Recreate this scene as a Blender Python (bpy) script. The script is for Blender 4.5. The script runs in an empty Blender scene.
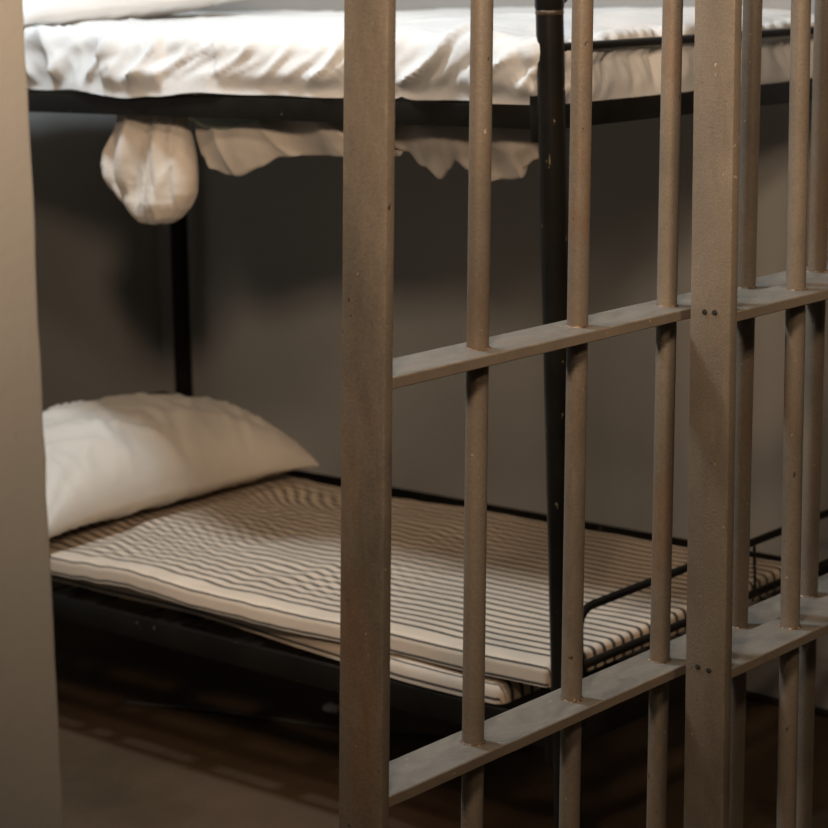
import bpy, bmesh, math, random
from mathutils import Vector, Matrix, noise
random.seed(7)
C = bpy.context.scene.collection
PI = math.pi

# ------------------------------------------------------------------ materials
def new_mat(name):
    m = bpy.data.materials.new(name); m.use_nodes = True
    nt = m.node_tree
    return m, nt, nt.nodes['Principled BSDF']

def nd(nt, kind, **kw):
    n = nt.nodes.new(kind)
    for k, v in kw.items():
        setattr(n, k, v)
    return n

def ramp(nt, fac, stops):
    r = nd(nt, 'ShaderNodeValToRGB')
    els = r.color_ramp.elements
    while len(els) < len(stops):
        els.new(0.5)
    for e, (p, c) in zip(els, stops):
        e.position = p
        e.color = (c[0], c[1], c[2], 1) if isinstance(c, (tuple, list)) else (c, c, c, 1)
    nt.links.new(fac, r.inputs[0])
    return r.outputs[0]

def noise_tex(nt, scale, detail=4, rough=.55, vec=None, dist=0):
    n = nd(nt, 'ShaderNodeTexNoise')
    n.inputs['Scale'].default_value = scale
    n.inputs['Detail'].default_value = detail
    n.inputs['Roughness'].default_value = rough
    n.inputs['Distortion'].default_value = dist
    if vec is not None:
        nt.links.new(vec, n.inputs['Vector'])
    return n.outputs['Fac']

def geo_pos(nt, scale=(1, 1, 1)):
    g = nd(nt, 'ShaderNodeNewGeometry')
    mp = nd(nt, 'ShaderNodeMapping')
    mp.inputs['Scale'].default_value = scale
    nt.links.new(g.outputs['Position'], mp.inputs['Vector'])
    return mp.outputs['Vector']

def mixc(nt, fac, a, b, blend='MIX'):
    m = nd(nt, 'ShaderNodeMix', data_type='RGBA', blend_type=blend)
    for val, i in ((fac, 0), (a, 6), (b, 7)):
        if hasattr(val, 'links') or isinstance(val, bpy.types.NodeSocket):
            nt.links.new(val, m.inputs[i])
        elif isinstance(val, (int, float)):
            m.inputs[i].default_value = val
        else:
            m.inputs[i].default_value = (*val, 1)
    return m.outputs[2]

def bump(nt, bsdf, h, strength, dist):
    b = nd(nt, 'ShaderNodeBump')
    b.inputs['Strength'].default_value = strength
    b.inputs['Distance'].default_value = dist
    nt.links.new(h, b.inputs['Height'])
    nt.links.new(b.outputs[0], bsdf.inputs['Normal'])

def math_n(nt, op, a, b=None, c=None):
    m = nd(nt, 'ShaderNodeMath', operation=op)
    for i, v in enumerate((a, b, c)):
        if v is None: continue
        if isinstance(v, (int, float)): m.inputs[i].default_value = v
        else: nt.links.new(v, m.inputs[i])
    return m.outputs[0]

def edge_wear(nt, radius, lo, hi):
    """1 on worn arrises, 0 on flats"""
    g = nd(nt, 'ShaderNodeNewGeometry'); bv = nd(nt, 'ShaderNodeBevel'); bv.samples = 4
    bv.inputs['Radius'].default_value = radius
    dp = nd(nt, 'ShaderNodeVectorMath', operation='DOT_PRODUCT')
    nt.links.new(g.outputs['True Normal'], dp.inputs[0]); nt.links.new(bv.outputs[0], dp.inputs[1])
    e = ramp(nt, dp.outputs['Value'], [(lo, 1), (hi, 0)])
    return math_n(nt, 'MULTIPLY', e, ramp(nt, noise_tex(nt, 26, 6, .75, geo_pos(nt)), [(.44, 0), (.60, 1)]))

def painted_bar_metal():
    m, nt, b = new_mat('painted_bar_steel')
    big = noise_tex(nt, 3.0, 6, .65, geo_pos(nt, (1, 1, .6)), .6)
    base = ramp(nt, big, [(.28, (.112, .089, .066)), (.5, (.168, .135, .100)), (.72, (.225, .180, .132))])
    rust = ramp(nt, noise_tex(nt, 4.2, 7, .7, geo_pos(nt, (1, 1, .4)), .8), [(.54, 0), (.70, .7)])
    col = mixc(nt, rust, base, (.19, .095, .042))
    grime = ramp(nt, noise_tex(nt, 8, 7, .7, geo_pos(nt, (1, 1, .28))), [(.52, 0), (.72, .75)])
    col = mixc(nt, grime, col, (.082, .069, .054))
    grain = ramp(nt, noise_tex(nt, 330, 2, .6, geo_pos(nt)), [(.3, .88), (.7, 1.12)])
    col = mixc(nt, 1.0, col, grain, 'MULTIPLY')
    chips = ramp(nt, noise_tex(nt, 95, 2, .5, geo_pos(nt)), [(.74, 0), (.765, .8)])
    col = mixc(nt, chips, col, (.42, .33, .23))
    pits = ramp(nt, noise_tex(nt, 70, 2, .5, geo_pos(nt, (1.1, 1.3, 1))), [(.235, .85), (.26, 0)])
    col = mixc(nt, pits, col, (.03, .022, .015))
    col = mixc(nt, math_n(nt, 'MULTIPLY', edge_wear(nt, .0022, .90, .995), .55), col, (.36, .27, .17))
    nt.links.new(col, b.inputs['Base Color'])
    nt.links.new(ramp(nt, big, [(.3, .42), (.7, .60)]), b.inputs['Roughness'])
    b.inputs['Metallic'].default_value = .12
    h = math_n(nt, 'ADD', noise_tex(nt, 330, 3, .6, geo_pos(nt)), math_n(nt, 'MULTIPLY', noise_tex(nt, 40, 4, .6, geo_pos(nt)), 1.2))
    bump(nt, b, h, .35, .0012)
    return m

def dusty_rail_metal():
    m, nt, b = new_mat('dusty_rail_steel')
    g = nd(nt, 'ShaderNodeNewGeometry')
    sep = nd(nt, 'ShaderNodeSeparateXYZ'); nt.links.new(g.outputs['Normal'], sep.inputs[0])
    up = ramp(nt, sep.outputs['Z'], [(.35, 0), (.85, 1)])
    big = noise_tex(nt, 7, 5, .6, geo_pos(nt))
    side = ramp(nt, big, [(.3, (.15, .118, .086)), (.7, (.225, .18, .135))])
    scr = noise_tex(nt, 28, 6, .7, geo_pos(nt, (.5, 1, 1)), 1.2)
    top = ramp(nt, scr, [(.3, (.135, .121, .10)), (.5, (.185, .167, .14)), (.75, (.24, .217, .183))])
    rub = ramp(nt, noise_tex(nt, 12, 5, .7, geo_pos(nt)), [(.52, 0), (.70, .6)])
    top = mixc(nt, rub, top, (.17, .13, .09))
    col = mixc(nt, up, side, top)
    chips = ramp(nt, noise_tex(nt, 110, 2, .5, geo_pos(nt)), [(.72, 0), (.76, .7)])
    col = mixc(nt, chips, col, (.5, .38, .25))
    col = mixc(nt, math_n(nt, 'MULTIPLY', edge_wear(nt, .002, .88, .99), .7), col, (.42, .31, .20))
    nt.links.new(col, b.inputs['Base Color'])
    b.inputs['Roughness'].default_value = .42
    b.inputs['Metallic'].default_value = .15
    bump(nt, b, noise_tex(nt, 240, 4, .6, geo_pos(nt)), .25, .001)
    return m

def weld_mat():
    m, nt, b = new_mat('weld_bead')
    f = noise_tex(nt, 160, 3, .6, geo_pos(nt))
    nt.links.new(ramp(nt, f, [(.35, (.03, .022, .015)), (.55, (.16, .10, .055)), (.72, (.5, .36, .22))]), b.inputs['Base Color'])
    b.inputs['Roughness'].default_value = .6
    return m

def black_enamel():
    m, nt, b = new_mat('black_enamel')
    f = noise_tex(nt, 10, 5, .6, geo_pos(nt))
    col = ramp(nt, f, [(.3, (.0058, .0050, .0040)), (.7, (.0115, .0098, .0075))])
    ch = ramp(nt, noise_tex(nt, 75, 3, .6, geo_pos(nt, (1, 1, .5))), [(.70, 0), (.745, .8)])
    col = mixc(nt, ch, col, (.26, .19, .12))
    nt.links.new(col, b.inputs['Base Color'])
    b.inputs['Roughness'].default_value = .34
    b.inputs['Specular IOR Level'].default_value = .14
    bump(nt, b, noise_tex(nt, 60, 3, .5, geo_pos(nt)), .15, .002)
    return m

def cloth_mat(name, c, shade=.86, bump_s=.25):
    m, nt, b = new_mat(name)
    f = noise_tex(nt, 6, 5, .6, geo_pos(nt))
    nt.links.new(ramp(nt, f, [(.3, tuple(x * shade for x in c)), (.7, c)]), b.inputs['Base Color'])
    b.inputs['Roughness'].default_value = .9
    b.inputs['Sheen Weight'].default_value = .15
    b.inputs['Subsurface Weight'].default_value = .0
    bump(nt, b, noise_tex(nt, 34, 6, .6, geo_pos(nt)), bump_s, .006)
    return m

def stripe_mat(name, period, duty, first, last, extra, cream=(.62, .49, .365)):
    """ticking: stripes run along the cloth's length, positioned by the cloth's own (u) measure in metres"""
    m, nt, b = new_mat(name)
    uv = nd(nt, 'ShaderNodeUVMap'); uv.uv_map = 'cloth'
    sep = nd(nt, 'ShaderNodeSeparateXYZ'); nt.links.new(uv.outputs[0], sep.inputs[0])
    u = sep.outputs['X']
    wob = math_n(nt, 'MULTIPLY', math_n(nt, 'SUBTRACT', noise_tex(nt, 5, 3, .5, geo_pos(nt)), .5), .006)
    u = math_n(nt, 'ADD', u, wob)
    fr = math_n(nt, 'FRACT', math_n(nt, 'DIVIDE', math_n(nt, 'SUBTRACT', u, first), period))
    line = math_n(nt, 'LESS_THAN', fr, duty)
    inside = math_n(nt, 'MULTIPLY', math_n(nt, 'GREATER_THAN', u, first - .001), math_n(nt, 'LESS_THAN', u, last))
    line = math_n(nt, 'MULTIPLY', line, inside)
    for (c0, w) in extra:
        e = math_n(nt, 'LESS_THAN', math_n(nt, 'ABSOLUTE', math_n(nt, 'SUBTRACT', u, c0)), w)
        line = math_n(nt, 'MAXIMUM', line, e)
    tone = ramp(nt, noise_tex(nt, 9, 5, .6, geo_pos(nt)), [(.3, tuple(x * .86 for x in cream)), (.7, cream)])
    fac = math_n(nt, 'MULTIPLY', line, .93)
    nt.links.new(mixc(nt, fac, tone, (.022, .020, .017)), b.inputs['Base Color'])
    b.inputs['Roughness'].default_value = .88
    bump(nt, b, noise_tex(nt, 60, 4, .6, geo_pos(nt)), .2, .003)
    return m

def wall_mat(name, a, c, bs=.15):
    m, nt, b = new_mat(name)
    f = noise_tex(nt, 1.6, 6, .6, geo_pos(nt))
    col = ramp(nt, f, [(.3, a), (.7, c)])
    sp = ramp(nt, noise_tex(nt, 40, 5, .7, geo_pos(nt)), [(.62, 0), (.78, .35)])
    col = mixc(nt, sp, col, tuple(x * .7 for x in a))
    nt.links.new(col, b.inputs['Base Color'])
    b.inputs['Roughness'].default_value = .75
    bump(nt, b, noise_tex(nt, 70, 5, .6, geo_pos(nt)), bs, .003)
    return m

def floor_mat():
    m, nt, b = new_mat('worn_floor')
    p = geo_pos(nt)
    f = noise_tex(nt, 6, 8, .65, p)
    col = ramp(nt, f, [(.3, (.036, .019, .005)), (.55, (.058, .034, .0105)), (.75, (.082, .050, .018))])
    grit = ramp(nt, noise_tex(nt, 120, 4, .7, p), [(.35, .72), (.65, 1.12)])
    col = mixc(nt, 1.0, col, grit, 'MULTIPLY')
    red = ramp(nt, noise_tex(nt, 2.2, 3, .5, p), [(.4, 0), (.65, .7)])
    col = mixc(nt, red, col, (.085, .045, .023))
    nt.links.new(col, b.inputs['Base Color'])
    b.inputs['Roughness'].default_value = .62
    bump(nt, b, noise_tex(nt, 80, 6, .65, p), .3, .003)
    return m

def plain(name, c, rough=.6):
    m, nt, b = new_mat(name)
    f = noise_tex(nt, 20, 4, .6, geo_pos(nt))
    nt.links.new(ramp(nt, f, [(.3, tuple(x * .8 for x in c)), (.7, c)]), b.inputs['Base Color'])
    b.inputs['Roughness'].default_value = rough
    return m

BAR, RAIL, WELD, BLACK = painted_bar_metal(), dusty_rail_metal(), weld_mat(), black_enamel()
SCREW = plain('dark_screw', (.03, .026, .022), .5)

# ------------------------------------------------------------------ mesh helpers
def finish(name, bm, mat, parent=None, smooth=True, angle=40):
    bmesh.ops.recalc_face_normals(bm, faces=bm.faces[:])
    me = bpy.data.meshes.new(name); bm.to_mesh(me); bm.free()
    me.materials.append(mat)
    if smooth:
        for p in me.polygons: p.use_smooth = True
        try: me.set_sharp_from_angle(angle=math.radians(angle))
        except Exception: pass
    o = bpy.data.objects.new(name, me); C.objects.link(o)
    if parent: o.parent = parent
    return o

def tag(o, label, cat, group=None):
    o['label'] = label; o['category'] = cat
    if group: o['group'] = group
    return o

def thing(name, label, cat, loc=(0, 0, 0), rot=(0, 0, 0)):
    o = bpy.data.objects.new(name, None); C.objects.link(o)
    o.empty_display_size = .1
    o.location = loc; o.rotation_euler = rot
    return tag(o, label, cat)

def box(bm, lo, hi, bev=0, seg=2):
    r = bmesh.ops.create_cube(bm, size=1)
    vs = r['verts']
    for v in vs:
        v.co = Vector([lo[i] + (v.co[i] + .5) * (hi[i] - lo[i]) for i in range(3)])
    if bev:
        es = list({e for v in vs for e in v.link_edges})
        bmesh.ops.bevel(bm, geom=es, offset=bev, segments=seg, affect='EDGES', profile=.5)

def tube(bm, pts, r, seg=16, cap=True, closed=False):
    """sweep a circle along pts; r a number or one radius per point"""
    pts = [Vector(p) for p in pts]; n = len(pts)
    rs = r if isinstance(r, (list, tuple)) else [r] * n
    rings = []; up = None
    for i, p in enumerate(pts):
        if closed: t = (pts[(i + 1) % n] - pts[i - 1])
        else: t = pts[min(i + 1, n - 1)] - pts[max(i - 1, 0)]
        t.normalize()
        if up is None:
            a = Vector((0, 0, 1)) if abs(t.z) < .9 else Vector((1, 0, 0))
            up = (a - t * a.dot(t)).normalized()
        else:
            up = (up - t * up.dot(t)).normalized()
        s = t.cross(up)
        rings.append([bm.verts.new(p + rs[i] * (math.cos(k * 2 * PI / seg) * up + math.sin(k * 2 * PI / seg) * s)) for k in range(seg)])
    m = n if closed else n - 1
    for i in range(m):
        a, b = rings[i], rings[(i + 1) % n]
        for k in range(seg):
            bm.faces.new((a[k], a[(k + 1) % seg], b[(k + 1) % seg], b[k]))
    if cap and not closed:
        bm.faces.new(rings[0][::-1]); bm.faces.new(rings[-1])

def arc_path(corners, rad, n=6):
    """polyline through corners with rounded bends"""
    P = [Vector(p) for p in corners]; out = [P[0]]
    for i in range(1, len(P) - 1):
        a = (P[i - 1] - P[i]).normalized(); b = (P[i + 1] - P[i]).normalized()
        p0, p1 = P[i] + a * rad, P[i] + b * rad
        for k in range(n + 1):
            t = k / n
            out.append(p0.lerp(P[i], t).lerp(P[i].lerp(p1, t), t))
    out.append(P[-1]); return out

def N3(x, y, z=0): return noise.noise(Vector((x, y, z)))
def ridge(x, y, z=0): return max(0, 1 - abs(N3(x, y, z)) * 2)
def sstep(a, b, x):
    t = max(0, min(1, (x - a) / (b - a))); return t * t * (3 - 2 * t)

def drape(W, L, drop, R, nx, ny, height, disp, rcorner=.0, flare=0):
    """a cloth laid over a slab: grid bm with a 'cloth' uv in metres. height(x,y)->z, disp(a,b,t)->(normal offset)"""
    bm = bmesh.new(); uvl = bm.loops.layers.uv.new('cloth')
    def spread(n, tot):
        # denser samples near the edges
        lo, hi = -drop, tot + drop
        return [lo + (hi - lo) * i / n for i in range(n + 1)]
    A, B = spread(nx, W), spread(ny, L)
    def pos(a, b):
        ia, ib = R, R
        ex = a - (W - 0) if a > W else (a if a < 0 else 0)
        ey = b - (L - 0) if b > L else (b if b < 0 else 0)
        cx, cy = min(max(a, 0), W), min(max(b, 0), L)
        t = max(abs(ex), abs(ey)); z = height(cx, cy)
        if t > 1e-9:
            h = math.hypot(ex, ey); dx, dy = ex / h, ey / h
            th = min(t / R, PI / 2)
            off = R * math.sin(th); dz = R * (1 - math.cos(th)) + max(0, t - R * PI / 2)
            nrm = Vector((dx * math.sin(th), dy * math.sin(th), math.cos(th)))
            p = Vector((cx + dx * off, cy + dy * off, z - dz))
        else:
            p = Vector((cx, cy, z)); nrm = Vector((0, 0, 1))
        d = disp(a, b, t)
        if isinstance(d, tuple): return p + nrm * d[0] + Vector(d[1])
        return p + nrm * d
    g = [[bm.verts.new(pos(a, b)) for b in B] for a in A]
    for i in range(nx):
        for j in range(ny):
            f = bm.faces.new((g[i][j], g[i + 1][j], g[i + 1][j + 1], g[i][j + 1]))
            for l, (ii, jj) in zip(f.loops, ((i, j), (i + 1, j), (i + 1, j + 1), (i, j + 1))):
                l[uvl].uv = (A[ii], B[jj])
    # underside
    ring = [g[i][0] for i in range(nx)] + [g[nx][j] for j in range(ny)] + [g[i][ny] for i in range(nx, 0, -1)] + [g[0][j] for j in range(ny, 0, -1)]
    f = bm.faces.new(ring)
    for l in f.loops: l[uvl].uv = (-drop, 0)
    return bm

# ------------------------------------------------------------------ numbers read from the place
EYE = 1.349
XB, YN = 2.418, 1.906            # bunk bed: near long side, foot end
BW, BY2 = .880, 3.665             # its width and its head end
FT_U, FB_U, FT_L, FB_L = 1.160, 1.1255, .2723, .2334
WALL_X, WALL_Y = 3.35, 3.80

# ------------------------------------------------------------------ the setting
def struct(name, lo, hi, mat, bev=0):
    bm = bmesh.new(); box(bm, lo, hi, bev); o = finish(name, bm, mat, smooth=bool(bev)); o['kind'] = 'structure'; return o

W_CELL = wall_mat('cell_wall_paint', (.30, .285, .26), (.34, .325, .30))
W_JAMB = wall_mat('front_wall_paint', (.35, .325, .285), (.41, .38, .335), .15)
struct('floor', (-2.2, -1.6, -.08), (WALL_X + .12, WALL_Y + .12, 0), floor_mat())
struct('wall_right', (WALL_X, 1.40, 0), (WALL_X + .12, WALL_Y + .12, 2.7), W_CELL)
struct('wall_back', (-.4, WALL_Y, 0), (WALL_X, WALL_Y + .12, 2.7), W_CELL)
struct('wall_left', (-.52, 1.53, 0), (-.4, WALL_Y + .12, 2.7), W_CELL)
struct('ceiling', (-.52, 1.40, 2.7), (WALL_X + .12, WALL_Y + .12, 2.8), wall_mat('ceiling_paint', (.42, .41, .39), (.48, .47, .45)))
def front_wall():
    # plastered end of the front wall beside the doorway, with a worn vertical arris
    bm = bmesh.new()
    n = 90; prof = []
    x0, x1, y0, y1 = -2.2, 1.2095, 1.53, 1.68
    rows = []
    for i in range(n + 1):
        z = 2.7 * i / n
        e = .0022 * N3(0, z * 9, 3) + .0016 * N3(1, z * 37, 5)
        r = .006
        x1 = 1.2095 + .0145 * (1.29 - z)
        ring = [(x0, y0), (x1 - .25, y0), (x1 - r + e, y0), (x1 - r * .3 + e, y0 + r * .3), (x1 + e, y0 + r), (x1, y1), (x0, y1)]
        rows.append([bm.verts.new((x, y, z)) for x, y in ring])
    k = len(rows[0])
    for i in range(n):
        for j in range(k):
            bm.faces.new((rows[i][j], rows[i][(j + 1) % k], rows[i + 1][(j + 1) % k], rows[i + 1][j]))
    bm.faces.new(rows[0]); bm.faces.new(rows[-1])
    o = finish('wall_front', bm, W_JAMB); o['kind'] = 'structure'
front_wall()
struct('wall_strip_right', (WALL_X - .008, 1.45, 0), (WALL_X, WALL_Y, .014), plain('dark_strip', (.012, .010, .008)), .002)  # thin dark strip along the line where right wall meets floor

# ------------------------------------------------------------------ barred door and fixed partition
def flat_post(bm, x0, x1, y0, y1, z0, z1):
    box(bm, (x0, y0, z0), (x1, y1, z1), .0016, 2)

def bar_bm(x, y, z0, z1, r=.0126):
    bm = bmesh.new()
    n = 14
    tube(bm, [(x + .0004 * N3(x * 9, i * .7), y, z0 + (z1 - z0) * i / n) for i in range(n + 1)], r, 24)
    return bm

def weld_bm(x, y, z, r=.0126, under=False):
    bm = bmesh.new(); seg = 28; rows = []
    for k in range(seg):
        a = 2 * PI * k / seg
        w = .0022 + .0016 * N3(x * 31 + math.cos(a) * 2, math.sin(a) * 2, z * 7)
        h = .0017 + .0014 * N3(x * 17 + math.cos(a) * 3, math.sin(a) * 3, z * 5)
        s = -1 if under else 1
        rows.append([bm.verts.new((x + rr * math.cos(a), y + rr * math.sin(a), z + s * hh)) for rr, hh in ((r + w, -.0004), (r + w * .6, h * .6), (r - .0004, h))])
    for k in range(seg):
        a, b = rows[k], rows[(k + 1) % seg]
        for j in range(2): bm.faces.new((a[j], b[j], b[j + 1], a[j + 1]))
    return bm

def barred_panel(root, cut, posts, bars, zs, xr0, xr1, ztop, w, th):
    """local frame of the root: y = 0 on the panel's mid plane"""
    for (a, b) in posts:
        bm = bmesh.new(); flat_post(bm, a, b, -w / 2, w / 2 - cut, 0, ztop); finish('post', bm, BAR, root)
    for z in zs:
        bm = bmesh.new()
        # flat bar with slightly dented front edge
        n = 60; rows = []
        for i in range(n + 1):
            x = xr0 + (xr1 - xr0) * i / n
            d = .0007 * N3(x * 21, z * 3) + .0004 * N3(x * 70, z)
            c = .0012
            y0, y1 = -w / 2, w / 2
            ring = [(y0 + d, z - th + c), (y0 + d, z - c), (y0 + c + d, z), (y1 - c, z), (y1, z - c), (y1, z - th + c), (y1 - c, z - th), (y0 + c + d, z - th)]
            rows.append([bm.verts.new((x, yy, zz)) for yy, zz in ring])
        for i in range(n):
            for j in range(8):
                bm.faces.new((rows[i][j], rows[i][(j + 1) % 8], rows[i + 1][(j + 1) % 8], rows[i + 1][j]))
        bm.faces.new(rows[0]); bm.faces.new(rows[-1])
        finish('rail', bm, RAIL, root, angle=30)
    for x in bars:
        o = finish('bar', bar_bm(x, 0, .02, ztop - .01), BAR, root)
        for z in zs[:2]:
            finish('weld', weld_bm(x, 0, z), WELD, o)

DW, DT = .0651, .0130
dx = 1.6535
DL, GL = .0477, .0391             # door and partition lean a little into the corridor
door = thing('cell_door', 'left-hand brown steel barred door, its rails running behind the wide screwed post', 'door',
             (dx, 1.5626 + DL * .934, 0), (DL, 0, 0))
barred_panel(door, .0035, [(0, .0135), (2.735 - dx, 2.7485 - dx)], [x - dx for x in (1.842, 2.0235, 2.2045, 2.382, 2.557)],
             [.9343, .4847, .06, 2.09], .0135, 2.735 - dx, 2.11, DW, DT)
gx = 2.1895
grille = thing('barred_partition', 'right-hand brown barred steel panel whose wide front post carries pairs of dark screws', 'partition',
               (gx, 1.4867 + GL * .934, 0), (GL, 0, 0))
barred_panel(grille, .0075, [(-.0080, .0082), (3.31 - gx, 3.3265 - gx)], [x - gx for x in (2.381, 2.565, 2.749, 2.933, 3.117)],
             [.9375, .4977, .06, 2.09], .008, 3.31 - gx, 2.11, DW, DT)
for (yl, z) in ((.007, .9345), (-.0075, .9355), (.0095, .4955), (-.0065, .4945)):
    bm = bmesh.new()
    bmesh.ops.create_cone(bm, cap_ends=True, segments=20, radius1=.0038, radius2=.0032, depth=.0016,
                          matrix=Matrix.Translation((-.0086, yl - .003, z)) @ Matrix.Rotation(-PI / 2, 4, 'Y'))
    box(bm, (-.0099, yl - .0058, z - .0005), (-.0092, yl - .0002, z + .0005))
    finish('screw', bm, SCREW, grille)

# ------------------------------------------------------------------ bunk bed
bed = thing('bunk_bed', 'black metal bunk bed with tubular posts standing against the grey cell wall', 'bunk bed', (XB, YN, 0))
def L(p): return (p[0] - XB, p[1] - YN, p[2])
PR = .0197
LEAN = 0
def post_x(x): return x
posts = [(XB + .002, YN, LEAN), (XB + BW, YN, LEAN), (XB + .002, BY2, 0), (XB + BW, BY2 , 0)]
for (x, y, ln) in posts:
    bm = bmesh.new()
    zs = [0, .3, .6, .9, 1.1, 1.289]
    Y = lambda z: y + ln * (z - .75)
    tube(bm, [L((x, Y(z), z)) for z in zs], PR, 28)
    o = finish('post', bm, BLACK, bed)
    bm = bmesh.new()      # upper section above the joint
    tube(bm, [L((x, y, z)) for z in (1.292, 1.298, 1.44, 1.452, 1.456)],
         [PR * .97, PR * 1.06, PR * 1.06, PR * .8, PR * .3], 28)
    finish('upper_section', bm, BLACK, o)
    bm = bmesh.new()
    tube(bm, [L((x, y, z)) for z in (1.286, 1.288, 1.293, 1.295)], [PR * .95, PR * 1.03, PR * 1.03, PR * .95], 28)
    finish('joint_ring', bm, plain('worn_joint', (.06, .04, .022), .4), o)

def angle_rail(x, sx, zt, zb, y0, y1, fl=.03, lip=0):
    """angle iron along the bed: upright leg outside, flange turned in"""
    bm = bmesh.new(); t = .0035
    box(bm, L((min(x, x + sx * t), y0, zb)), L((max(x, x + sx * t), y1, zt + lip)), .0008)
    box(bm, L((min(x + sx * t, x + sx * fl), y0, zt - t)), L((max(x + sx * t, x + sx * fl), y1, zt)), .0008)
    return bm
for (zt, zb, lip) in ((FT_U, FB_U, 0), (FT_L, FB_L, .0)):
    finish('side_rail', angle_rail(XB, 1, zt, zb, YN + .012, BY2 - .012, .03 if zt > 1 else .011), BLACK, bed)
    finish('side_rail', angle_rail(XB + BW, -1, zt, zb, YN + .012, BY2 - .012, lip=.022 if zt < 1 else 0), BLACK, bed)
    for y, s in ((YN, 1), (BY2, -1)):
        bm = bmesh.new()
        box(bm, L((XB + .01, min(y, y + s * .004), zb)), L((XB + BW - .01, max(y, y + s * .004), zt)), .0008)
        finish('end_rail', bm, BLACK, bed)
    for x in (XB, XB + BW):
        for y, s in ((YN, 1), (BY2, -1)):
            bm = bmesh.new()   # bracket plate hooking the rail to the post
            box(bm, L((x - .006, y + s * .016, zb - .018)), L((x + .006, y + s * .034, zt + .014)), .002)
            finish('bracket', bm, BLACK, bed)
    # wire base
    bm = bmesh.new()
    def sagz(y):
        return zt - .010 - (.062 if zt > 1 else 0) * math.exp(-((y - 2.62) / .13) ** 2)
    for i in range(9):
        x = XB + .14 + (BW - .2) * i / 8
        tube(bm, [L((x, YN + .01 + (BY2 - YN - .02) * k / 40, zt - .012)) for k in range(41)], .0018, 6)
    for j in range(14):
        y = YN + .06 + (BY2 - YN - .12) * j / 13
        tube(bm, [L((XB + .02 + (BW - .04) * k / 6, y, zt - .010)) for k in range(7)], .0018, 6)
    finish('wire_base', bm, BLACK, bed)
    if zt < 1:
        for y in (2.30, 2.56, 2.585, 2.75, 2.775, 2.965, 3.04, 3.25):
            bm = bmesh.new(); box(bm, L((XB + .009, y - .016, zt - .004)), L((XB + BW - .009, y + .016, zt - .002)))
            finish('strap', bm, BLACK, bed)

def end_guard(y, zb, zt, zrail, through):
    """rounded tubular end loop standing on the end rail"""
    r = .0062
    x0, x1 = XB + .038, XB + BW - .038
    bm = bmesh.new()
    tube(bm, arc_path([L((x0, y, zrail)), L((x0, y, zt)), L((x1, y, zt)), L((x1, y, zrail))], .034, 8), r, 14)
    o = finish('end_guard', bm, BLACK, bed)
    bm = bmesh.new()
    tube(bm, [L((XB + .012, y, zb)), L((XB + BW - .012, y, zb))], r, 14)
    finish('cross_bar', bm, BLACK, o)
    for q in (2.9165,):
        bm = bmesh.new()
        n = 44
        tube(bm, [L((q, y, zb + (zt - zb) * k / n)) for k in range(n + 1)], [.0018 + .0011 * abs(math.sin(k * PI / 4)) for k in range(n + 1)], 8)
        finish('spindle', bm, BLACK, o)
    return o
for y in (YN, BY2):
    end_guard(y, .349, .432, .268, True)
# upper ends: lower bar at mattress height and an arched tube rising from the posts
for y, ln in ((YN, LEAN),):
    yy = y + ln * .55
    bm = bmesh.new(); tube(bm, [L((XB + .012, yy, 1.240)), L((XB + BW - .012, yy, 1.240))], .0068, 14)
    o = finish('end_guard', bm, BLACK, bed)
    bm = bmesh.new()
    tube(bm, arc_path([L((XB + .012, yy, 1.299)), L((XB + .05, yy, 1.315)), L((XB + .10, yy, 1.42)), L((XB + BW - .10, yy, 1.42)), L((XB + BW - .05, yy, 1.315)), L((XB + BW - .012, yy, 1.299))], .03, 8), .0066, 14)
    finish('arched_tube', bm, BLACK, o)

# ------------------------------------------------------------------ lower bunk: ticking mattress, ticking pad, pillow
def place(o, loc): o.location = loc; return o

M0 = (XB + .022, 2.045)
MW, ML, MR = .62, BY2 - .03 - 2.045, .016
def m_h(x, y): return .036
def lift(y): return -.003 * sstep(2.4, 3.0, y)
def m_d(a, b, t):
    d = .0015 * N3(a * 9, b * 7, 2)
    k = sstep(.15, .75, b)                                   # the front edge draws back toward the head
    back = (.055 * k + .006 * N3(0, b * 5, 2)) * sstep(.25, 0, a)
    return (d, (back, 0, lift(M0[1] + b)))
bm = drape(MW, ML, .041, MR, 80, 110, m_h, m_d)
TICK_M = stripe_mat('mattress_ticking', .0235, .34, .006, .62, [(-.012, .0014), (-.034, .0022)], (.56, .45, .345))
tag(place(finish('mattress', bm, TICK_M, angle=80), (*M0, FT_L)), 'thin striped ticking mattress lying on the lower bunk frame under a striped pad', 'mattress')

P0 = (XB + .022, 1.954)
PW, PL = .655, BY2 - .035 - 1.954
PADZ = FT_L + .0375
def pad_h(x, y):
    z = .034 + lift(P0[1] + y)
    w = sstep(.28, .8, y)
    z += .005 * sstep(.22, 0, y)
    z += w * (.0036 * N3(x * 4 + 3, y * 5, 1))
    rip = math.sin(2 * PI * (y * .9 - x * .35 + .10 * N3(x * 5, y * 4, 7)) / .043)
    amp = .0018 * w * (.4 + .9 * abs(N3(x * 3.2, y * 3.2, 4)) * 2) * sstep(0, .10, x) * sstep(0, .1, PW - x)
    z += amp * rip
    z += .0016 * N3(x * 22, y * 26, 9) * (.25 + w)
    # slow waves along the open front edge
    z += .0045 * sstep(.4, 0, x) * math.sin(y * 7.2 + .6) * sstep(.1, .4, y) * sstep(1.1, .8, y)
    return z
def pad_d(a, b, t):
    d = .0014 * N3(a * 12, b * 10, 5)
    return (d, (.010 * N3(0, b * 3.1, 8) * sstep(.3, 0, a), .004 * N3(a * 9, 0, 3) * sstep(.2, 0, b), 0))
bm = drape(PW, PL, .0375, .010, 150, 340, pad_h, pad_d)
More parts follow.
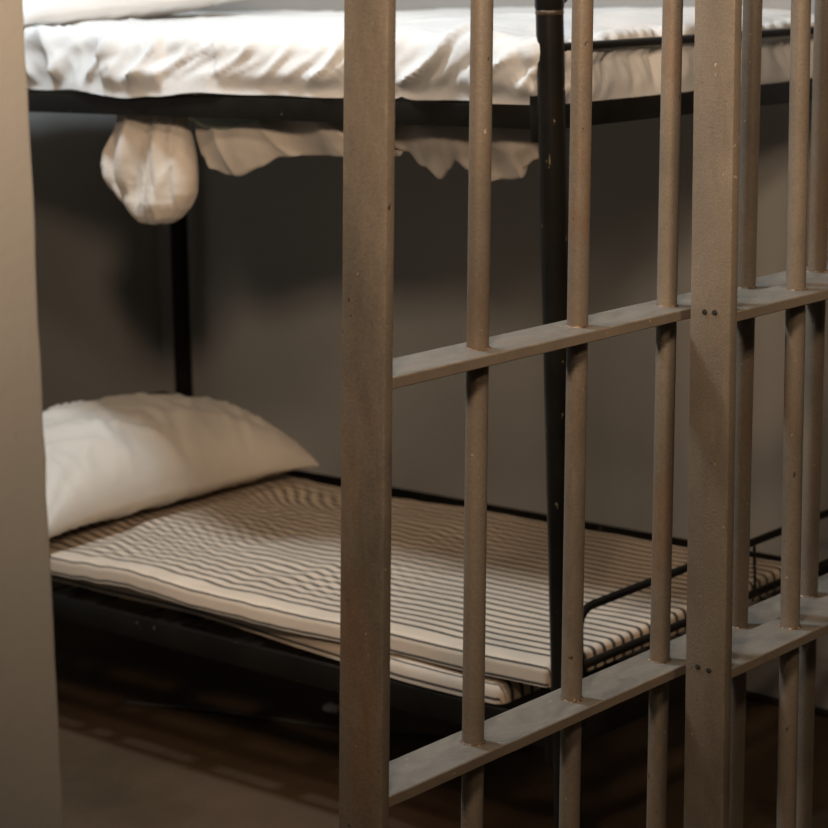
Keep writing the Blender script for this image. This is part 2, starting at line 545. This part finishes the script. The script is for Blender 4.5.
TICK_P = stripe_mat('pad_ticking', .0235, .34, .028, PW - .01, [(-.009, .0019), (-.034, .0021)])
tag(place(finish('bed_pad', bm, TICK_P, angle=80), (*P0, PADZ)), 'cream mattress pad with narrow black stripes, rumpled under the lower pillow', 'mattress pad')

def pillow_bm(hx, hy, Ht, Hb, seed, wr=1.0, nx=110, ny=80):
    bm = bmesh.new()
    def P(s, t, side):
        x = s * hx * (1 - .075 * (1 - t * t)); y = t * hy * (1 - .10 * (1 - s * s))
        e = (1 - s * s) * (1 - t * t)
        h = max(0, e) ** (.44 if side > 0 else .30)
        z = (Ht if side > 0 else -Hb) * h
        # creases radiating from the corners and gathers along the seams
        ca = max(0, abs(s) + abs(t) - .75)
        edge = max(abs(s), abs(t))
        cr = 0
        for cx, cy in ((-1, -1), (1, -1), (-1, 1), (1, 1)):
            dx_, dy_ = (s - cx) * hx, (t - cy) * hy
            r = math.hypot(dx_, dy_) + .01; an = math.atan2(dy_, dx_)
            cr += math.sin(an * 16 + 3 * N3(r * 7, seed, cx + cy * 2)) * math.exp(-r / .16) * .006
        p_, q_ = x * .82 - y * .57, x * .57 + y * .82
        wq = q_ + .03 * N3(x * 7, y * 7, seed) 
        tx = ridge(p_ * 3.0 + .4, wq * 15, seed) ** 3 * .017 * (.4 + N3(x * 4, y * 4, seed + 5)) + ridge(p_ * 19 + wq * 8, wq * 9, seed + 3) ** 3 * .006
        lx = .009 * N3(x * 5, y * 6, seed + 2) + .003 * N3(x * 22, y * 30, seed + 4)
        seam = math.sin(x * 95 + 2 * N3(x * 12, 0, seed)) * .0022 * sstep(.72, .97, abs(t)) * (1 - sstep(.985, 1, abs(t)))
        f = min(1, h * 1.4)
        z += side * wr * f * (cr + tx + lx + seam) * (1 if side > 0 else .4)
        z -= .022 * (s * t) ** 4
        # seam line waves
        z += .006 * N3(x * 6, y * 6, seed + 9) * (1 - f)
        return (x, y, z)
    grids = []
    for side in (1, -1):
        g = []
        for i in range(nx + 1):
            row = []
            for j in range(ny + 1):
                s = math.sin(PI / 2 * (2 * i / nx - 1)); t = math.sin(PI / 2 * (2 * j / ny - 1))
                row.append(bm.verts.new(P(s, t, side)))
            g.append(row)
        for i in range(nx):
            for j in range(ny):
                q = (g[i][j], g[i + 1][j], g[i + 1][j + 1], g[i][j + 1])
                bm.faces.new(q if side > 0 else q[::-1])
        grids.append(g)
    bmesh.ops.remove_doubles(bm, verts=bm.verts[:], dist=.0004)
    return bm

PIL = cloth_mat('pillow_cotton', (.62, .55, .465), .9, .22)
WHITE = cloth_mat('white_cotton', (.84, .82, .79), .95, .2)
def place_pillow(o, loc, rot): o.location = loc; o.rotation_euler = rot; return o
PT = PADZ + .034
o = finish('pillow', pillow_bm(.350, .215, .143, .048, 3.0), PIL, angle=80)
tag(place_pillow(o, (2.757, 3.275, PT + .047), (-.03, 0, 0)), 'plump cream pillow lying on the striped pad of the lower bunk', 'pillow')

# ------------------------------------------------------------------ upper bunk: mattress, white sheet, pillow
U0 = (XB + .03, YN + .035)
UW, UL = .79, BY2 - .05 - (YN + .035)
bm = bmesh.new()
def slab(bm, lo, hi, nseg, fbot):
    n = nseg; rows = []
    for i in range(n + 1):
        y = lo[1] + (hi[1] - lo[1]) * i / n
        zb = fbot(y); c = .012
        ring = [(lo[0], zb + c), (lo[0], hi[2] - c), (lo[0] + c, hi[2]), (hi[0] - c, hi[2]), (hi[0], hi[2] - c), (hi[0], zb + c), (hi[0] - c, zb), (lo[0] + c, zb)]
        rows.append([bm.verts.new((x, y, z)) for x, z in ring])
    for i in range(n):
        for j in range(8):
            bm.faces.new((rows[i][j], rows[i][(j + 1) % 8], rows[i + 1][(j + 1) % 8], rows[i + 1][j]))
    bm.faces.new(rows[0]); bm.faces.new(rows[-1])
slab(bm, (XB + .045, YN + .05, 0), (XB + .80, BY2 - .06, 1.248), 60,
     lambda y: FT_U - .006 - .062 * math.exp(-((y - 2.62) / .13) ** 2))
o = finish('mattress', bm, cloth_mat('green_grey_ticking', (.26, .29, .23)), angle=50)
tag(o, 'grey-green mattress mostly hidden under the white sheet of the upper bunk', 'mattress')

UH = 1.276 - FT_U
def sh_h(x, y):
    z = UH - .004 + .006 * N3(x * 4, y * 3.5, 11) + .004 * N3(x * 11, y * 8, 4)
    z += .006 * ridge(x * 3 + 1, y * 4 + N3(x * 4, y * 4), 6) ** 3
    z -= .016 * sstep(.16, 0, x) + .012 * sstep(.12, 0, y)
    return z
def sh_d(a, b, t):
    d = 0; ex = [0, 0, 0]
    f = sstep(-.02, .05, t)
    hem = sstep(.107, .075, t)              # the hem lies flat on the rail
    if a <= .09:
        s = -a
        # pulled folds fanning down from the foot corner
        w1 = sstep(.95, .45, b)
        diag = b - s * 1.5 + .05 * N3(b * 5, s * 9, 2)
        fan = ridge(diag * 6.5 + .8, s * 2.2 + b * .5, 1.5) ** 3 * .019 + ridge(diag * 14, s * 3, 6.1) ** 2 * .006
        fan += .003 * ridge(diag * 24 + 2 * N3(b * 8, s * 12, 5), s * 14 + b * 2, 4.4) ** 2 + .004 * N3(diag * 30, s * 18, 9)
        d += w1 * fan * sstep(-.06, .03, s)
        # crumple further along
        w2 = 1 - w1
        wx = b + .10 * N3(b * 4, s * 8, 3.3); wy = s + .05 * N3(b * 6, s * 9, 8.1)
        cr = ridge(wx * 5.5 + wy * 3, wy * 9 - wx * 1.5, 7) ** 3 * .020 + ridge(wx * 11 - wy * 9, wy * 16, 2.7) ** 2.5 * .009 + .009 * N3(wx * 8, wy * 14, 4) + 0.003 * ridge(wx * 21 + wy * 12, wy * 26 - wx * 6, 6.6) ** 2
        d += w2 * cr * sstep(-.05, .03, s)
        d += .012 * math.sin(PI * min(1, max(0, s) / .12)) - .014 * w2 * sstep(.0, .05, s) * sstep(.05, .1, N3(b * 4.5, 2.2, 0))
        d *= hem
        over = sstep(.58, .78, b) * sstep(1.06, .84, b)
        ex[2] -= .009 * sstep(.07, .112, s) * over ** 4 * (1 + .4 * N3(b * 9, 1, 1))
        ex[0] -= .013 * sstep(.05, .107, s) * min(1, over * 3)
        ex[2] -= .006 * sstep(.9, 1.4, b) * sstep(.03, -.02, s)
    if b <= .05:
        s = -b
        q = a + .25 * s + .02 * N3(a * 6, s * 12, 2)
        g = -.017 * ridge(q * 6.3 + .35, s * 2.4, 8) ** 6 - .008 * ridge(q * 13, s * 4, 3) ** 5 - .004 * ridge(q * 29, s * 9, 1) ** 3
        g += .004 * N3(a * 9, s * 6, 4)
        g *= sstep(-.03, .03, s)
        g += .012 * math.sin(PI * min(1, max(0, s) / .055)) * sstep(.058, .05, s) + .008 * math.sin(PI * min(1, max(0, s - .055) / .07))
        d += g * hem
        ex[2] -= .009 * sstep(.04, .105, s)
    if t <= 0:
        d += .0012 * N3(a * 30, b * 24, 6)
    return (d, tuple(ex))
bm = drape(UW, UL, .112, .026, 190, 520, sh_h, sh_d)
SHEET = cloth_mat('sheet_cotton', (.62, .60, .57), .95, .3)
sheet = finish('bed_sheet', bm, SHEET, angle=80)
place(sheet, (U0[0], U0[1], FT_U + .002))
tag(sheet, 'crumpled white bed sheet over the upper bunk mattress, its ends hanging below the rail', 'bed sheet')

def to_sheet(o):
    o.parent = sheet; o.location = (-sheet.location.x, -sheet.location.y, -sheet.location.z); return o

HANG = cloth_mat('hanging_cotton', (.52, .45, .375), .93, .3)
def hy(y): return y * .994
def hz(z): return EYE - .977 * (1.386 - z)
def sack():
    """bunched end of the sheet hanging as a bag"""
    bm = bmesh.new(); nz, na = 60, 110; rows = []
    # (z, y_left(far), y_right(near)) outline
    prof = [(1.190, 2.90, 2.735), (1.165, 2.905, 2.735), (1.135, 2.915, 2.728), (1.10, 2.932, 2.722), (1.066, 2.950, 2.716), (1.045, 2.946, 2.716),
            (1.02, 2.922, 2.722), (.995, 2.893, 2.738), (.978, 2.875, 2.758), (.968, 2.862, 2.780), (.965, 2.845, 2.80)]
    def at(z):
        for (z0, a0, b0), (z1, a1, b1) in zip(prof, prof[1:]):
            if z0 >= z >= z1:
                t = (z0 - z) / (z0 - z1); t = t
                return a0 + (a1 - a0) * t, b0 + (b1 - b0) * t
        return prof[-1][1:]
    for i in range(nz + 1):
        tt = i / nz; z = 1.190 - (1.190 - .965) * (1 - (1 - tt) ** 1.6)
        a, b = at(z); cy, hw = (a + b) / 2, max(.002, (a - b) / 2)
        dep = .044 * min(1, hw / .085) * (.55 + .45 * sstep(1.19, 1.08, z))
        row = []
        for k in range(na):
            th = 2 * PI * k / na
            c, s = math.cos(th), math.sin(th)
            yy = cy + hw * c * .94
            u_ = (yy - 2.83) / .11                      # 1 far .. -1 near
            low = sstep(.965, 1.03, z)
            pl = -.55 * math.exp(-((u_ + .05 + .12 * (z - 1.06) / .1) / .16) ** 2) - .35 * math.exp(-((u_ - .55 - .25 * (z - 1.06) / .1) / .12) ** 2) - .28 * math.exp(-((u_ + .62) / .10) ** 2)
            pl += .34 * N3(u_ * 2.6 + z * 3, z * 7, 3.1) + .16 * N3(u_ * 7, z * 12, 1.1) - .22 * ridge(u_ * 4.3 + z * 4 + .5, z * 4, 2.2) ** 3
            pl *= .35 + .65 * low
            crease = .006 * ridge(u_ * 2.2 + z * 5, z * 8, 3) ** 4
            sgn = abs(s) ** .8 * (1 if s >= 0 else -1)
            row.append(bm.verts.new((2.480 - dep * sgn * (1 + pl) - crease * max(0, s), hy(yy + .010), hz(z + .004 * N3(c * 3, s * 3, z * 8)))))
        rows.append(row)
    for i in range(nz):
        for k in range(na):
            bm.faces.new((rows[i][k], rows[i][(k + 1) % na], rows[i + 1][(k + 1) % na], rows[i + 1][k]))
    bm.faces.new(rows[-1])
    return bm
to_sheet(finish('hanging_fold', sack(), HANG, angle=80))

def swag(outline, ztop, seed, amp, xo=2.664, freq=24, curl=.02, nu=120, nv=34):
    """outline: (y, z_bottom[, z_top]) from head to foot"""
    bm = bmesh.new(); g = []
    ys = [p[0] for p in outline]
    def zb(y):
        for p, q in zip(outline, outline[1:]):
            if p[0] >= y >= q[0]:
                t = (p[0] - y) / (p[0] - q[0]); t = t * t * (3 - 2 * t)
                return p[1] + (q[1] - p[1]) * t, (p[2] if len(p) > 2 else ztop) + ((q[2] if len(q) > 2 else ztop) - (p[2] if len(p) > 2 else ztop)) * t
        return outline[-1][1], ztop
    for i in range(nu + 1):
        y = ys[0] + (ys[-1] - ys[0]) * i / nu
        b, tp = zb(y); row = []
        for j in range(nv + 1):
            v = j / nv
            if v < .82:
                z = tp + (b - tp) * (v / .82); back = 0
            else:
                q = (v - .82) / .18; z = b + .02 * (1 - math.cos(q * PI)) * .5; back = curl * math.sin(q * PI / 2)
            slant = y + (tp - z) * .7
            fold = amp * math.sin(slant * freq + 2.5 * N3(y * 6, z * 6, seed)) + amp * .9 * (ridge(slant * 7, z * 5, seed) ** 3)
            bul = -.018 * math.sin(PI * min(1, v / .82))
            row.append(bm.verts.new((xo - .18 + bul - fold * sstep(0, .3, v) + back, hy(y), hz(z + .002 * N3(y * 40, z * 30, seed)))))
        g.append(row)
    for i in range(nu):
        for j in range(nv):
            bm.faces.new((g[i][j], g[i + 1][j], g[i + 1][j + 1], g[i][j + 1]))
    return bm
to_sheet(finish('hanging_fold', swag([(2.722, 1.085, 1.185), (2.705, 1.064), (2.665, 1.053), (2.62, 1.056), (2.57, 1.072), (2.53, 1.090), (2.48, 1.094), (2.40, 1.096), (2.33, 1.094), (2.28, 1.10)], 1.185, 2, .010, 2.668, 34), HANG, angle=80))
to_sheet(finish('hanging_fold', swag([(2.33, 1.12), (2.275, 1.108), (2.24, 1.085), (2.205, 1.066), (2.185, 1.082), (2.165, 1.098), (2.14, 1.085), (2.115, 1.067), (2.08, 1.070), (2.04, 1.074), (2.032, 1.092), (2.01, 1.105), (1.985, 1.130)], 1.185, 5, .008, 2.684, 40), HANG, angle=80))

o = finish('pillow', pillow_bm(.33, .205, .10, .046, 8.0), WHITE, angle=80)
tag(place_pillow(o, (2.72, 3.29, 1.278 + .032), (-.04, -.065, .02)), 'white pillow on the sheet at the head of the upper bunk', 'pillow')

# ------------------------------------------------------------------ small things on the floor
bm = bmesh.new()
cp = [(2.644, 3.125), (2.67, 3.053), (2.703, 2.988), (2.74, 2.843), (2.776, 2.706), (2.815, 2.624), (2.851, 2.542), (2.892, 2.459), (2.903, 2.355)]
pts = []
for i in range(len(cp) - 1):
    for k in range(8):
        t = k / 8
        p0, p1, p2, p3 = cp[max(i - 1, 0)], cp[i], cp[i + 1], cp[min(i + 2, len(cp) - 1)]
        f = lambda a, b, c, d: .5 * (2 * b + (c - a) * t + (2 * a - 5 * b + 4 * c - d) * t * t + (3 * b - a - 3 * c + d) * t ** 3)
        pts.append((f(p0[0], p1[0], p2[0], p3[0]), f(p0[1], p1[1], p2[1], p3[1]), .0036))
tube(bm, pts, .0036, 10)
m_, nt_, b_ = new_mat('cable_rubber')
nt_.links.new(ramp(nt_, noise_tex(nt_, 30, 3, .5, geo_pos(nt_)), [(.3, (.045, .042, .038)), (.7, (.065, .06, .055))]), b_.inputs['Base Color'])
b_.inputs['Roughness'].default_value = .35
tag(finish('cable', bm, m_), 'thin dark cable lying on the floor under the lower bunk', 'cable')
bm = bmesh.new()
bmesh.ops.create_icosphere(bm, subdivisions=3, radius=1)
for v in bm.verts:
    n = v.co.normalized(); k = 1 + .45 * N3(n.x * 2.2, n.y * 2.2, n.z * 2.2) + .2 * N3(n.x * 6, n.y * 6, n.z * 6)
    v.co = Vector((n.x * .011 * k, n.y * .017 * k, n.z * .008 * k))
zmin = min(v.co.z for v in bm.verts)
for v in bm.verts: v.co.z -= zmin
o = finish('paper_scrap', bm, cloth_mat('scrap_paper', (.85, .82, .76)), angle=30)
tag(place(o, (2.836, 2.779, 0)), 'small crumpled pale scrap of paper on the floor below the lower bunk', 'paper scrap')

# ------------------------------------------------------------------ light
def area(name, loc, target, size, power, col, sy=None, spread=None):
    l = bpy.data.lights.new(name, 'AREA'); l.energy = power; l.color = col; l.size = size
    if sy: l.shape = 'RECTANGLE'; l.size_y = sy
    if spread: l.spread = spread
    o = bpy.data.objects.new(name, l); C.objects.link(o); o.location = loc
    o.rotation_euler = (Vector(target) - Vector(loc)).to_track_quat('-Z', 'Y').to_euler()
    return o
area('cell_lamp', (1.05, 2.33, 2.26), (2.4, 2.4, 1.2), .18, 9, (1.0, .80, .62))
area('ceiling_lamp', (1.75, 2.65, 2.62), (2.6, 2.65, 1.0), .22, 40, (.74, .88, 1.0))
area('corridor_lamp_and_fill', (.50, .70, 1.98), (2.2, 2.1, 2.6), .26, 41, (1.0, .77, .57), spread=math.radians(150))
area('corridor_lamp_and_fill', (1.65, -.15, 2.15), (2.75, 1.9, 1.5), .26, 6.5, (1.0, .74, .52), spread=math.radians(95))  # added fill light, brightens the bars and sheet end facing the corridor

w = bpy.data.worlds.new('World'); bpy.context.scene.world = w; w.use_nodes = True
bg = w.node_tree.nodes['Background']; bg.inputs[0].default_value = (1.0, .82, .62, 1); bg.inputs[1].default_value = .04

# ------------------------------------------------------------------ camera
F = Vector((0.762554635119676, 0.6442242076190524, -0.05903895980707818)); R = Vector((0.6440527330492247, -0.7645908042249867, -0.024433156701745784)); U = Vector((0.06088107677531489, 0.0193925865266104, 0.9979566233451662))
cam = bpy.data.cameras.new('camera'); co = bpy.data.objects.new('camera', cam); C.objects.link(co)
M = Matrix.Identity(4)
for i in range(3):
    M[i][0] = R[i]; M[i][1] = U[i]; M[i][2] = -F[i]
M[2][3] = EYE
co.matrix_world = M
cam.sensor_width = 36; cam.lens = 2198 / 828 * 36; cam.clip_start = .05
cam.shift_x = (414 - 476.19) / 828; cam.shift_y = (102.39 - 414) / 828
cam.dof.use_dof = True; cam.dof.focus_distance = 2.6; cam.dof.aperture_fstop = 7.5
sc = bpy.context.scene; sc.camera = co
sc.view_settings.view_transform = 'Standard'; sc.view_settings.look = 'None'
sc.view_settings.exposure = 0.0
